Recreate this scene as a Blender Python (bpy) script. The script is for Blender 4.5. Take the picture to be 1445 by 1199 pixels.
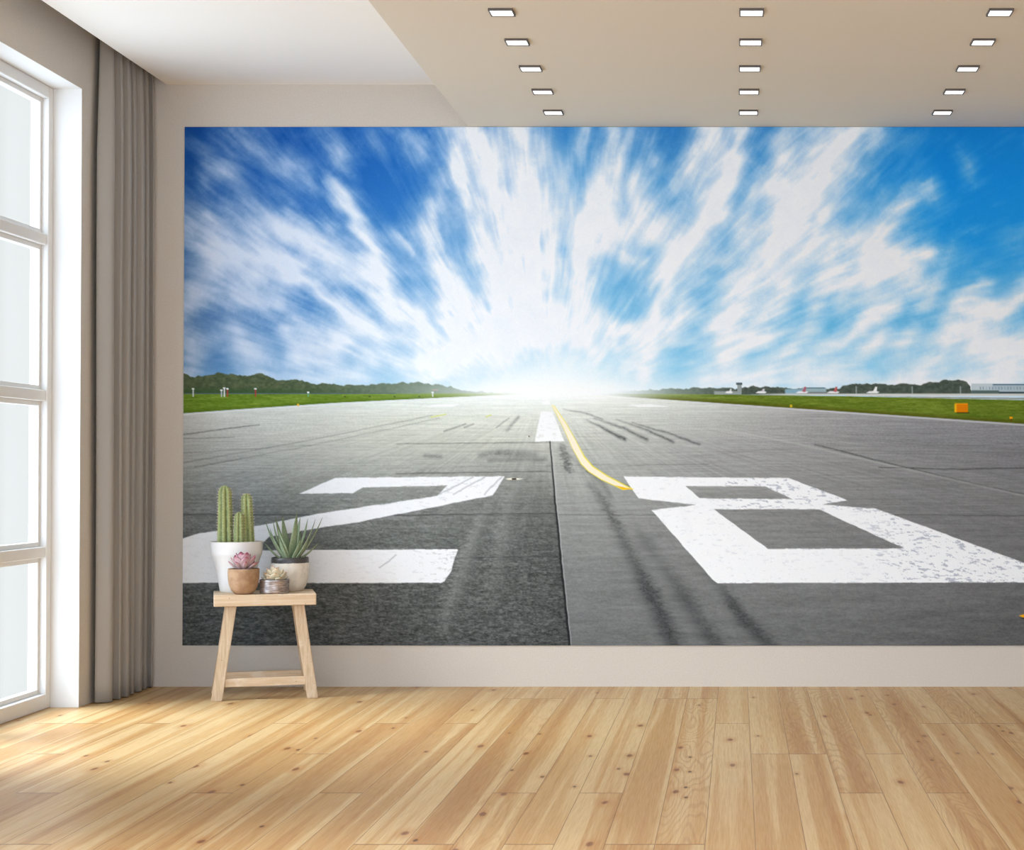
import bpy, bmesh, math, random
import numpy as np
from mathutils import Vector, Matrix
random.seed(7)
for o in list(bpy.data.objects): bpy.data.objects.remove(o, do_unlink=True)
S = bpy.context.scene; C = S.collection
R = math.radians

# ------------------------------------------------------------------ camera
F = 2500.0; D = 8.17                      # focal length (px of a 1445 px wide frame), distance to the feature wall
PITCH = math.atan(F / 175000)
cam = bpy.data.cameras.new('camera'); camo = bpy.data.objects.new('camera', cam); C.objects.link(camo)
cam.sensor_fit = 'HORIZONTAL'; cam.sensor_width = 36; cam.lens = F / 1445 * 36
camo.location = (0, -D, 1.0); camo.rotation_euler = (R(90) + PITCH, 0, 0)
cam.shift_x = (722.5 - 1040) / 1445
cam.shift_y = (662 - F * math.tan(PITCH) - 599.5) / 1445
cam.clip_start = .05; cam.clip_end = 200
S.camera = camo

# ------------------------------------------------------------------ sky, sun, exposure
S.view_settings.view_transform = 'Standard'; S.view_settings.look = 'None'
S.view_settings.gamma = 1; S.view_settings.use_curve_mapping = False
S.view_settings.exposure = 0.55
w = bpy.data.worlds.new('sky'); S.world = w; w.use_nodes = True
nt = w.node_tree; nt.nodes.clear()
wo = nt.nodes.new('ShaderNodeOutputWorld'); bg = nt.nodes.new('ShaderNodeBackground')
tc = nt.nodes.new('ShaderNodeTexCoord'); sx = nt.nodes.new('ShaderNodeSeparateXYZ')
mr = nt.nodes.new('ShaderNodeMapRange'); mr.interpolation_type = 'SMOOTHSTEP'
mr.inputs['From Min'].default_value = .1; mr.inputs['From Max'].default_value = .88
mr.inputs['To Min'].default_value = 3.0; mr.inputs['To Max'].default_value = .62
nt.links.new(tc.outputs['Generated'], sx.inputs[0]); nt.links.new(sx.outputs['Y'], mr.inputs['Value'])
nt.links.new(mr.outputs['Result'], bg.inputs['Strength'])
mc = nt.nodes.new('ShaderNodeMix'); mc.data_type = 'RGBA'; mc.inputs[6].default_value = (.73, .90, 1.12, 1); mc.inputs[7].default_value = (.975, .995, 1, 1)
m2 = nt.nodes.new('ShaderNodeMapRange'); m2.inputs['From Min'].default_value = .3; m2.inputs['From Max'].default_value = .88
nt.links.new(sx.outputs['Y'], m2.inputs['Value']); nt.links.new(m2.outputs['Result'], mc.inputs[0]); nt.links.new(mc.outputs[2], bg.inputs['Color'])
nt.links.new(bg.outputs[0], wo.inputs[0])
sun = bpy.data.lights.new('daylight_sun', 'SUN'); sun.energy = 7.5; sun.angle = R(50); sun.color = (.89, .95, 1.02)
suno = bpy.data.objects.new('daylight_sun', sun); C.objects.link(suno); suno.location = (-8, -4, 6)
suno.rotation_euler = Vector((1, .18, -.62)).to_track_quat('-Z', 'Y').to_euler()

# ------------------------------------------------------------------ helpers
def mat(name, col=(.8, .8, .8), rough=.6, metal=0, spec=.5):
    m = bpy.data.materials.new(name); m.use_nodes = True
    b = m.node_tree.nodes['Principled BSDF']
    b.inputs['Base Color'].default_value = (*col, 1); b.inputs['Roughness'].default_value = rough
    b.inputs['Metallic'].default_value = metal; b.inputs['Specular IOR Level'].default_value = spec
    return m
def srgb(r, g, b):
    f = lambda c: c / 12.92 if c <= .04045 else ((c + .055) / 1.055) ** 2.4
    return tuple(f(c / 255) for c in (r, g, b))
class N:                                   # small node-writing helper
    def __init__(s, m): s.t = m.node_tree; s.b = s.t.nodes['Principled BSDF']
    def new(s, typ, **kw):
        n = s.t.nodes.new(typ)
        for k, v in kw.items(): setattr(n, k, v)
        return n
    def put(s, sock, v):
        if isinstance(v, bpy.types.NodeSocket): s.t.links.new(v, sock)
        elif v is not None: sock.default_value = v
    def m(s, op, a, b=None, c=None):
        n = s.new('ShaderNodeMath', operation=op)
        s.put(n.inputs[0], a); s.put(n.inputs[1], b)
        if c is not None: s.put(n.inputs[2], c)
        return n.outputs[0]
    def vec(s, x, y, z=0.0):
        n = s.new('ShaderNodeCombineXYZ'); s.put(n.inputs[0], x); s.put(n.inputs[1], y); s.put(n.inputs[2], z); return n.outputs[0]
    def noise(s, v, scale=1, detail=3, rough=.5, dist=0):
        n = s.new('ShaderNodeTexNoise'); s.put(n.inputs['Vector'], v); n.inputs['Scale'].default_value = scale
        n.inputs['Detail'].default_value = detail; n.inputs['Roughness'].default_value = rough; n.inputs['Distortion'].default_value = dist
        return n.outputs['Fac']
    def white(s, v):
        n = s.new('ShaderNodeTexWhiteNoise', noise_dimensions='3D'); s.put(n.inputs['Vector'], v); return n.outputs['Value']
    def ramp(s, f, stops, interp='LINEAR'):
        n = s.new('ShaderNodeValToRGB'); cr = n.color_ramp; cr.interpolation = interp
        while len(cr.elements) < len(stops): cr.elements.new(.5)
        for e, (p, c) in zip(cr.elements, stops): e.position = p; e.color = (*c, 1) if len(c) == 3 else c
        s.put(n.inputs[0], f); return n.outputs[0]
    def rng(s, v, a, b, c=0.0, d=1.0, smooth=True):
        n = s.new('ShaderNodeMapRange'); n.interpolation_type = 'SMOOTHSTEP' if smooth else 'LINEAR'
        s.put(n.inputs[0], v); n.inputs[1].default_value = a; n.inputs[2].default_value = b
        n.inputs[3].default_value = c; n.inputs[4].default_value = d; return n.outputs[0]
    def mix(s, f, a, b, mode='MIX'):
        n = s.new('ShaderNodeMix', data_type='RGBA', blend_type=mode)
        s.put(n.inputs[0], f)
        for k, v in ((6, a), (7, b)):
            if isinstance(v, tuple): v = (*v, 1) if len(v) == 3 else v
            s.put(n.inputs[k], v)
        return n.outputs[2]
    def bump(s, h, strength=.2, dist=.01):
        n = s.new('ShaderNodeBump'); n.inputs['Strength'].default_value = strength; n.inputs['Distance'].default_value = dist
        s.put(n.inputs['Height'], h); s.put(s.b.inputs['Normal'], n.outputs[0])
    def pos(s, obj=False):
        if obj: o = s.new('ShaderNodeTexCoord').outputs['Object']
        else: o = s.new('ShaderNodeNewGeometry').outputs['Position']
        q = s.new('ShaderNodeSeparateXYZ'); s.put(q.inputs[0], o); return o, q.outputs[0], q.outputs[1], q.outputs[2]

def link(name, me, m=None, parent=None, smooth=False):
    o = bpy.data.objects.new(name, me); C.objects.link(o)
    if m: me.materials.append(m)
    if smooth: me.polygons.foreach_set('use_smooth', [True] * len(me.polygons))
    if parent: o.parent = parent
    return o
def finish(name, bm, m=None, parent=None, smooth=False, auto=None):
    bmesh.ops.recalc_face_normals(bm, faces=bm.faces)
    me = bpy.data.meshes.new(name); bm.to_mesh(me); bm.free()
    o = link(name, me, m, parent, smooth or auto is not None)
    if auto is not None: me.set_sharp_from_angle(angle=R(auto))
    return o
def box(bm, x0, x1, y0, y1, z0, z1, bev=0, seg=2, mtx=None):
    r = bmesh.ops.create_cube(bm, size=1)
    vs = r['verts']
    for v in vs: v.co = Vector(((x0 + x1) / 2 + v.co.x * (x1 - x0), (y0 + y1) / 2 + v.co.y * (y1 - y0), (z0 + z1) / 2 + v.co.z * (z1 - z0)))
    if mtx is not None:
        for v in vs: v.co = mtx @ v.co
    if bev:
        es = list({e for v in vs for e in v.link_edges})
        bmesh.ops.bevel(bm, geom=es, offset=bev, segments=seg, affect='EDGES', profile=.5)
def lathe(bm, prof, n=48):
    rings = []
    for r, z in prof:
        if r < 1e-6: rings.append([bm.verts.new((0, 0, z))])
        else: rings.append([bm.verts.new((r * math.cos(2 * math.pi * k / n), r * math.sin(2 * math.pi * k / n), z)) for k in range(n)])
    for a, b in zip(rings, rings[1:]):
        for k in range(n):
            j = (k + 1) % n
            if len(a) == 1: bm.faces.new((a[0], b[k], b[j]))
            elif len(b) == 1: bm.faces.new((a[k], a[j], b[0]))
            else: bm.faces.new((a[k], a[j], b[j], b[k]))
def structure(o): o['kind'] = 'structure'; return o
def thing(name, label, cat, loc=(0, 0, 0), rz=0, group=None):
    o = bpy.data.objects.new(name, None); C.objects.link(o); o.empty_display_size = .1
    o.location = loc; o.rotation_euler = (0, 0, rz); o['label'] = label; o['category'] = cat
    if group: o['group'] = group
    return o

# ------------------------------------------------------------------ room dimensions
XL = -2.767; XR = 2.7; YB = -9.4; ZC = 2.778; ZB = 2.583; ZP = 2.98
XS = -2.637                                # left edge of the ceiling, open curtain pocket beyond it
XBK = -1.245                               # left edge of the lowered ceiling
XF = -2.886                                # window frame plane
WT = .215
# walls
m_wall = mat('wall_paint', srgb(209, 199, 190), .85, spec=.25)
n = N(m_wall); p, x, y, z = n.pos()
g = n.noise(p, 160, 4, .65); g2 = n.noise(p, 1.1, 2)
c = n.mix(n.rng(g, .3, .7), srgb(204, 193, 180), srgb(212, 202, 190)); n.put(n.b.inputs['Base Color'], n.mix(n.rng(g2, .3, .7, 0, .25), c, srgb(200, 190, 177)))
n.bump(g, .15, .002)
m_reveal = mat('white_reveal_paint', srgb(230, 226, 221), .7, spec=.3)
m_ceil = mat('ceiling_white_paint', srgb(248, 242, 233), .9, spec=.2)
n = N(m_ceil); p, x, y, z = n.pos(); n.bump(n.noise(p, 140, 3), .1, .002)
m_bulk = mat('lowered_ceiling_paint', srgb(224, 214, 197), .9, spec=.2)
n = N(m_bulk); p, x, y, z = n.pos(); n.bump(n.noise(p, 140, 3), .1, .002)

bm = bmesh.new(); box(bm, XL - WT, XR + .2, 0, .2, -.1, ZP + .1); structure(finish('wall_back', bm, m_wall))
bm = bmesh.new(); box(bm, XR, XR + .2, YB, 0, -.1, ZP + .1); structure(finish('wall_right', bm, m_wall))
# left wall with three tall openings (only the first is in the picture)
ZH = 2.606; openings = [(-2.45, -.709), (-5.6, -3.9), (-8.3, -6.6)]
bm = bmesh.new()
box(bm, XL - WT, XL, YB, 0, ZH, ZP + .1)
ys = [0] + [v for a, b in openings for v in (b, a)] + [YB]
for i in range(0, len(ys), 2): box(bm, XL - WT, XL, ys[i + 1], ys[i], -.1, ZH)
wl = structure(finish('wall_left', bm, m_wall)); wl.data.materials.append(m_reveal)
for f in wl.data.polygons:                 # reveal faces inside the openings are painted white
    c = f.center
    if (abs(f.normal.y) > .9 and -9 < c.y < -.1) or (f.normal.z < -.9 and c.z > 1): f.material_index = 1
bm = bmesh.new(); box(bm, XS, XR, YB, 0, ZC, ZC + .08); structure(finish('ceiling', bm, m_ceil))
bm = bmesh.new(); box(bm, XL, XR, YB, 0, ZP, ZP + .05); structure(finish('ceiling', bm, m_ceil))
bm = bmesh.new(); box(bm, XBK, XR, YB, -.0005, ZB, ZC - .001); structure(finish('ceiling', bm, m_bulk))

# ------------------------------------------------------------------ floor
BW = .134
m_floor = mat('pine_floorboards', rough=.38, spec=.4)
n = N(m_floor); p, x, y, z = n.pos()
u = n.m('DIVIDE', n.m('SUBTRACT', x, .049), BW); iu = n.m('FLOOR', u); fu = n.m('SUBTRACT', u, iu)
ru = n.white(n.vec(iu, 3.7, 1.1))
off = n.m('MULTIPLY', n.m('FLOOR', n.m('MULTIPLY', ru, 3.999)), .75)
L = 3.0
v = n.m('DIVIDE', n.m('ADD', n.m('ADD', y, .43), off), L); iv = n.m('FLOOR', v); fv = n.m('SUBTRACT', v, iv)
rid = n.white(n.vec(iu, iv, 5.3)); rid2 = n.white(n.vec(iu, iv, 9.9)); rid3 = n.white(n.vec(iv, iu, 2.2))
sh = n.m('MULTIPLY', rid, 37.0)
# heartwood / sapwood bands along a board
band = n.noise(n.vec(n.m('MULTIPLY', x, 17.0), n.m('ADD', n.m('MULTIPLY', y, .22), sh), sh), 1, 3, .55)
base = n.ramp(rid2, [(0, srgb(208, 166, 112)), (.25, srgb(224, 186, 132)), (.5, srgb(216, 176, 122)), (.75, srgb(232, 199, 148)), (1, srgb(213, 172, 118))])
c = n.mix(n.rng(band, .48, .58, 0, .66), base, srgb(246, 224, 182))
c = n.mix(n.rng(band, .43, .36, 0, .55), c, srgb(196, 144, 88))
# growth rings: flat-sawn boards show cathedral figure, the others straight lines
fig = n.noise(n.vec(n.m('MULTIPLY', x, 7.5), n.m('ADD', n.m('MULTIPLY', y, .75), sh), sh), 1, 2, .4)
ring = n.m('SINE', n.m('MULTIPLY', fig, 150.0))
ringm = n.m('MULTIPLY', n.rng(ring, .1, .95), n.rng(rid3, .45, .9, .05, .42))
ringm = n.m('MULTIPLY', ringm, n.rng(x, -1.6, .4, .12, 1.0))
c = n.mix(ringm, c, srgb(186, 134, 80))
fine = n.noise(n.vec(n.m('MULTIPLY', x, 320.0), n.m('MULTIPLY', y, 7.0), sh), 1, 2)
c = n.mix(n.rng(fine, .35, .75, 0, .22), c, srgb(178, 130, 80))
# knots
def knots(sx_, sy_, thr, rad, colr, seed, cur):
    vo = n.new('ShaderNodeTexVoronoi', voronoi_dimensions='2D', feature='F1')
    n.put(vo.inputs['Vector'], n.vec(n.m('ADD', n.m('MULTIPLY', x, sx_), seed), n.m('ADD', n.m('MULTIPLY', y, sy_), n.m('MULTIPLY', iu, 1.37))))
    vo.inputs['Scale'].default_value = 1
    q = n.new('ShaderNodeSeparateColor'); n.put(q.inputs[0], vo.outputs['Color'])
    sel = n.m('GREATER_THAN', q.outputs[0], thr)
    wob = n.m('ADD', vo.outputs['Distance'], n.m('MULTIPLY', n.m('SUBTRACT', n.noise(n.vec(n.m('MULTIPLY', x, 60.0), n.m('MULTIPLY', y, 14.0)), 1, 2), .5), rad * .9))
    k = n.m('MULTIPLY', sel, n.rng(wob, rad, rad * .45))
    halo = n.m('MULTIPLY', sel, n.rng(wob, rad * 3, rad * .8, 0, .45))
    cur = n.mix(halo, cur, srgb(200, 140, 74))
    return n.mix(n.m('MULTIPLY', k, .85), cur, colr)
c = knots(5.6, 2.0, .74, .075, srgb(136, 78, 36), 0.0, c)
c = knots(8.5, 3.4, .90, .07, srgb(92, 58, 34), 21.3, c)
gap = n.m('MAXIMUM', n.rng(n.m('ABSOLUTE', n.m('SUBTRACT', fu, .5)), .487, .497), n.rng(n.m('ABSOLUTE', n.m('SUBTRACT', fv, .5)), .4975, .4992))
c = n.mix(n.m('MULTIPLY', gap, .65), c, srgb(124, 76, 34))
c = n.mix(1.0, c, (.70, .625, .505), 'MULTIPLY')
n.put(n.b.inputs['Base Color'], c)
n.put(n.b.inputs['Roughness'], n.rng(fine, .2, .8, .34, .46))
n.bump(n.m('SUBTRACT', n.m('MULTIPLY', fine, .15), gap), .25, .002)
bm = bmesh.new(); box(bm, XL - WT, XR, YB, 0, -.08, 0); structure(finish('floor', bm, m_floor))

# ------------------------------------------------------------------ window
m_frame = mat('window_frame_paint', srgb(226, 222, 217), .45, spec=.4)
m_glass = mat('window_glass'); t = m_glass.node_tree; t.nodes.clear()
o_ = t.nodes.new('ShaderNodeOutputMaterial'); tr = t.nodes.new('ShaderNodeBsdfTransparent'); gl = t.nodes.new('ShaderNodeBsdfGlossy')
fr = t.nodes.new('ShaderNodeValue'); fr.outputs[0].default_value = .03; mx = t.nodes.new('ShaderNodeMixShader')
gl.inputs['Roughness'].default_value = .02; tr.inputs['Color'].default_value = (.97, .985, .985, 1)
t.links.new(fr.outputs[0], mx.inputs[0]); t.links.new(tr.outputs[0], mx.inputs[1]); t.links.new(gl.outputs[0], mx.inputs[2]); t.links.new(mx.outputs[0], o_.inputs[0])
def window(idx, ya, yb):
    W = structure(bpy.data.objects.new('window_%d' % idx, None)); C.objects.link(W); W.location = (0, 0, 0)
    fd = .075; X0 = XF - fd
    bm = bmesh.new()                       # outer frame
    fw = .05
    box(bm, X0, XF, yb - fw, yb, 0, ZH, .004); box(bm, X0, XF, ya, ya + fw, 0, ZH, .004)
    box(bm, X0, XF, ya + fw, yb - fw, ZH - .05, ZH, .004); box(bm, X0, XF, ya + fw, yb - fw, 0, .062, .004)
    ym = (ya + yb) / 2; box(bm, X0, XF, ym - .035, ym + .035, .062, ZH - .05, .004)
    finish('window_frame', bm, m_frame, W)
    for z_ in (.654, 1.308, 1.962):
        for a, b in ((ya + fw, ym - .035), (ym + .035, yb - fw)):
            bm = bmesh.new(); box(bm, X0 + .012, XF - .006, a, b, z_ - .023, z_ + .023, .004); finish('glazing_bar', bm, m_frame, W)
    zs = [.062, .654, 1.308, 1.962, ZH - .05]
    for a, b in ((ya + fw, ym - .035), (ym + .035, yb - fw)):
        for k in range(4):
            z0 = zs[k] + (.023 if k else 0); z1 = zs[k + 1] - (.023 if k < 3 else 0)
            bm = bmesh.new()               # slim sash bead set back from the frame
            sw = .02; xa, xb = X0 + .015, XF - .028
            box(bm, xa, xb, a, a + sw, z0, z1, .002); box(bm, xa, xb, b - sw, b, z0, z1, .002)
            box(bm, xa, xb, a + sw, b - sw, z0, z0 + sw, .002); box(bm, xa, xb, a + sw, b - sw, z1 - sw, z1, .002)
            s_ = finish('sash_bead', bm, m_frame, W)
            bm = bmesh.new(); box(bm, X0 + .03, X0 + .036, a + sw, b - sw, z0 + sw, z1 - sw); finish('pane', bm, m_glass, W)
    return W
window(1, *openings[0])

# ------------------------------------------------------------------ mural print (colours of the print are computed and stored per point)
U0, U1, V0, V1 = 259.0, 1532.0, 177.0, 910.0        # print coordinates: 306 units = 1 m on the wall
def mural_colours():
    nu, nv = int(U1 - U0) + 1, int(V1 - V0) + 1
    X, Y = np.meshgrid(np.linspace(U0, U1, nu), np.linspace(V0, V1, nv))
    def vnoise(x, y, seed):
        rg = np.random.RandomState(seed); T = rg.rand(256, 256)
        xi = np.floor(x).astype(np.int64); yi = np.floor(y).astype(np.int64); fx = x - xi; fy = y - yi
        fx = fx * fx * (3 - 2 * fx); fy = fy * fy * (3 - 2 * fy)
        a = T[yi & 255, xi & 255]; b = T[yi & 255, (xi + 1) & 255]; c = T[(yi + 1) & 255, xi & 255]; d = T[(yi + 1) & 255, (xi + 1) & 255]
        return (a * (1 - fx) + b * fx) * (1 - fy) + (c * (1 - fx) + d * fx) * fy
    def fbm(x, y, seed, o=4, g=.5):
        s = 0; a = 1; t = 0
        for k in range(o):
            s = s + a * vnoise(x * 2 ** k + 17.3 * k, y * 2 ** k + 9.1 * k, seed + k); t += a; a *= g
        return s / t
    sm = lambda a, b, v: (lambda q: q * q * (3 - 2 * q))(np.clip((v - a) / (b - a), 0, 1))
    def lerp(a, b, t): return a + (b - a) * t[..., None]
    def interp2(xs, ys, tab, x, y):        # bilinear look-up in a coarse table of rgb values
        tab = np.array(tab, float); fx = np.clip(np.interp(x, xs, range(len(xs))), 0, len(xs) - 1.001); fy = np.clip(np.interp(y, ys, range(len(ys))), 0, len(ys) - 1.001)
        xi = fx.astype(int); yi = fy.astype(int); ax = (fx - xi)[..., None]; ay = (fy - yi)[..., None]
        return (tab[yi, xi] * (1 - ax) + tab[yi, xi + 1] * ax) * (1 - ay) + (tab[yi + 1, xi] * (1 - ax) + tab[yi + 1, xi + 1] * ax) * ay
    def stroke(A, pts, mode='over', x=None, y=None, soft=2.0):
        # pts: (x, y, width, opacity); blends a soft line into A
        x = X if x is None else x; y = Y if y is None else y
        P = np.array(pts, float); pad = P[:, 2].max() * 2.6 + 45
        i0 = max(0, int(P[:, 1].min() - pad - V0)); i1 = min(nv, int(P[:, 1].max() + pad - V0) + 1)
        j0 = max(0, int(P[:, 0].min() - pad - U0)); j1 = min(nu, int(P[:, 0].max() + pad - U0) + 1)
        if i1 <= i0 or j1 <= j0: return
        xs = x[i0:i1, j0:j1]; ys = y[i0:i1, j0:j1]; best = np.zeros_like(xs)
        for a, b in zip(P, P[1:]):
            dx, dy = b[0] - a[0], b[1] - a[1]; t = np.clip(((xs - a[0]) * dx + (ys - a[1]) * dy) / (dx * dx + dy * dy + 1e-9), 0, 1)
            d2 = np.hypot(xs - a[0] - t * dx, ys - a[1] - t * dy); ww = a[2] + (b[2] - a[2]) * t; op = a[3] + (b[3] - a[3]) * t
            best = np.maximum(best, op * np.exp(-(d2 / ww) ** soft))
        q = A[i0:i1, j0:j1]
        A[i0:i1, j0:j1] = 1 - (1 - q) * (1 - best) if mode == 'over' else q * (1 - best)
    def poly(pts, x=None, y=None):         # antialiased polygon coverage
        x = X if x is None else x; y = Y if y is None else y
        acc = np.zeros_like(X); P = pts + [pts[0]]
        xs_ = [p_[0] for p_ in pts]; ys_ = [p_[1] for p_ in pts]
        i0 = max(0, int(min(ys_) - 6 - V0)); i1 = min(nv, int(max(ys_) + 7 - V0)); j0 = max(0, int(min(xs_) - 6 - U0)); j1 = min(nu, int(max(xs_) + 7 - U0))
        if i1 <= i0 or j1 <= j0: return acc
        for ox in (-.33, 0, .33):
            for oy in (-.33, 0, .33):
                px = x[i0:i1, j0:j1] + ox; py = y[i0:i1, j0:j1] + oy; ins = np.zeros(px.shape, bool)
                for (ax, ay), (bx, by) in zip(P, P[1:]):
                    if ay == by: continue
                    cnd = (ay > py) != (by > py)
                    ins ^= cnd & (px < (bx - ax) * (py - ay) / (by - ay) + ax)
                acc[i0:i1, j0:j1] += ins
        return acc / 9
    # ---- sky
    gx = [259, 420, 600, 800, 960, 1150, 1300, 1532]; gy = [177, 260, 350, 450, 520, 556]
    T = [[(18, 74, 150), (22, 86, 168), (34, 108, 192), (58, 142, 214), (26, 118, 200), (34, 132, 212), (16, 134, 218), (20, 140, 224)],
         [(28, 84, 158), (30, 98, 180), (48, 122, 200), (84, 164, 226), (52, 146, 220), (48, 150, 226), (22, 146, 232), (24, 152, 236)],
         [(52, 104, 166), (44, 112, 188), (66, 140, 210), (92, 172, 230), (74, 164, 228), (62, 164, 232), (32, 156, 236), (44, 162, 238)],
         [(44, 94, 154), (62, 126, 192), (92, 162, 218), (120, 196, 236), (80, 174, 230), (76, 180, 238), (66, 174, 236), (84, 182, 240)],
         [(84, 132, 182), (100, 156, 206), (140, 198, 230), (212, 242, 252), (140, 208, 242), (120, 204, 244), (116, 200, 242), (140, 208, 246)],
         [(120, 168, 208), (130, 184, 220), (176, 220, 238), (235, 250, 254), (196, 230, 246), (166, 220, 246), (160, 216, 244), (176, 222, 246)]]
    sky = interp2(gx, gy, T, X, Y)
    th = np.arctan2(Y - 600, X - 770); rr = np.hypot(X - 770, (Y - 600))
    w1 = fbm(X / 46, Y / 46, 11, 4) - .5; w2 = fbm(X / 46, Y / 46, 31, 4) - .5
    f1 = fbm(X / 11, Y / 11, 41, 3) - .5; f2 = fbm(X / 11, Y / 11, 51, 3) - .5
    wx = X + w1 * 30 + f1 * 13; wy = Y + w2 * 30 + f2 * 13
    A = np.zeros_like(X)
    st = [
     # left third
     [(325,185,20,.25),(370,212,22,.4),(415,245,20,.45),(440,262,12,.25)], [(440,180,10,.25),(475,215,14,.45),(490,240,9,.3)],
     [(500,190,18,.15),(590,200,16,.3),(575,225,14,.15)], [(270,205,20,.15),(310,245,18,.4),(345,272,14,.3)],
     [(462,246,7,.5),(480,272,10,.85),(500,300,11,.8),(525,350,11,.85),(543,400,13,.9),(556,440,15,.95)],
     [(258,300,26,.5),(290,325,34,.75),(310,370,34,.7),(270,410,30,.7)], [(340,308,14,.5),(372,310,20,.85),(430,335,24,.8),(480,362,22,.7),(525,390,20,.6)],
     [(310,345,22,.7),(360,372,28,.75),(400,405,22,.65)], [(372,360,11,.9),(395,366,14,.98),(420,374,10,.8)],
     [(408,390,8,.8),(435,396,11,.85),(460,412,11,.8),(485,440,15,.9),(515,462,18,.95),(545,474,11,.8)],
     [(560,432,16,.9),(580,440,19,.95),(598,448,13,.8)], [(408,468,16,.75),(440,478,24,.92),(470,486,22,.9),(495,478,14,.7)],
     [(420,500,14,.6),(460,506,12,.6)], [(262,470,16,.5),(282,500,22,.65),(268,525,18,.55)], [(322,462,18,.6),(345,486,22,.75),(360,515,20,.6)],
     [(262,420,18,.6),(310,412,18,.6),(350,420,18,.65),(405,432,14,.5)], [(440,355,16,.4),(480,378,20,.6),(525,402,14,.6)],
     [(557,330,6,.6),(572,342,8,.75),(584,356,5,.7)], [(575,320,10,.3),(600,330,12,.3)],
     [(612,290,12,.5),(608,340,16,.75),(622,385,18,.8),(650,420,20,.9)], [(575,470,20,.6),(620,470,22,.8),(650,460,20,.8)],
     [(380,536,14,.5),(440,534,16,.55),(510,532,14,.6)], [(530,505,20,.5),(575,520,22,.6),(620,520,24,.7)], [(640,505,20,.7),(600,535,14,.6)],
     # centre
     [(655,180,20,.8),(685,215,36,.9),(695,270,38,.95),(715,330,38,.97),(735,390,38,.97),(760,440,36,.95)],
     [(738,180,24,.75),(745,240,28,.85),(755,310,28,.9),(765,380,26,.9)], [(640,215,12,.7),(642,255,14,.85),(655,292,10,.8)],
     [(672,330,12,.8),(692,382,16,.97),(722,425,22,.97)], [(780,220,14,.4),(782,300,12,.5),(778,360,12,.6)],
     [(872,182,16,.6),(862,225,18,.75),(845,275,22,.9),(835,320,30,.97),(825,370,20,.9),(818,410,20,.85),(810,450,22,.9)],
     [(848,310,24,.9),(885,320,20,.85),(915,335,18,.75)], [(895,252,12,.75),(900,285,15,.8),(905,310,13,.75)], [(862,350,6,.8),(885,366,8,.85),(908,380,5,.85)],
     [(915,190,10,.3),(920,230,10,.35),(915,260,12,.4)], [(830,180,10,.5),(815,215,8,.4)], [(925,290,12,.5),(940,320,14,.6),(925,345,14,.6)],
     [(1010,190,20,.6),(998,240,20,.85),(990,290,20,.95),(968,340,20,.97),(942,385,18,.97),(922,430,18,.95),(912,480,20,.85),(898,520,20,.8)],
     [(955,262,10,.5),(975,235,12,.6),(990,185,14,.6)], [(985,360,22,.7),(968,410,22,.7),(950,470,24,.7)],
     [(640,420,18,.8),(665,448,20,.9),(690,470,20,.9)], [(610,510,18,.6),(650,500,20,.7),(700,490,30,.8)], [(700,450,30,.8),(760,470,40,.9),(830,470,26,.85)],
     [(845,455,9,.7),(872,470,12,.7),(895,470,10,.6)], [(840,505,16,.7),(868,495,12,.6)],
     # right third
     [(1235,180,26,.7),(1195,195,34,.9),(1155,245,36,.95),(1118,300,34,.95),(1088,350,34,.95),(1055,400,34,.92),(1032,450,28,.85),(1015,500,22,.75)],
     [(1115,182,16,.4),(1100,230,18,.6),(1085,270,18,.7)], [(1042,180,12,.7),(1030,240,14,.8),(1012,300,16,.9)], [(1062,270,10,.5),(1048,320,12,.6)],
     [(1165,290,12,.6),(1150,330,16,.7),(1120,370,18,.8),(1095,420,18,.8),(1070,460,18,.7),(1050,500,16,.6)],
     [(1160,365,18,.8),(1190,345,20,.9),(1225,330,22,.85),(1262,305,20,.6),(1290,285,12,.45),(1312,265,9,.5)],
     [(1150,400,16,.8),(1185,385,26,.97),(1230,378,28,.97),(1275,372,22,.95),(1312,360,12,.9)], [(1265,280,6,.3),(1280,262,7,.4),(1315,258,7,.45),(1318,280,6,.5)],
     [(1290,398,12,.8),(1262,425,16,.9),(1232,448,18,.95),(1205,462,14,.8),(1165,492,14,.6),(1120,525,14,.5)],
     [(1240,480,12,.6),(1200,510,14,.6),(1160,530,14,.6)], [(1150,430,12,.6),(1142,465,12,.5),(1110,500,12,.6),(1080,525,12,.5)],
     [(1348,432,12,.8),(1375,440,16,.97),(1408,440,13,.95),(1430,425,10,.8),(1450,408,12,.8),(1500,380,18,.7)], [(1372,412,10,.7),(1392,402,9,.7)],
     [(1345,460,14,.7),(1325,490,18,.75),(1300,520,18,.7)], [(1380,480,30,.8),(1420,500,40,.85),(1500,490,50,.85)], [(1300,430,8,.5),(1310,412,12,.5),(1335,380,8,.4),(1348,340,7,.4)],
     [(1290,470,12,.5),(1280,485,12,.6)], [(1020,490,12,.6),(1070,478,10,.7),(1100,470,8,.6)], [(1352,205,5,.2),(1366,230,6,.4),(1370,262,5,.25)], [(1348,312,5,.15),(1375,325,5,.2)],
     [(1440,350,10,.15),(1470,320,10,.2)], [(1000,535,16,.6),(1100,540,14,.5),(1250,540,16,.6),(1420,535,24,.7)], [(1230,360,30,.5),(1180,440,14,.3)],
    ]
    for s_ in st: stroke(A, s_, x=wx, y=wy)
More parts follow.
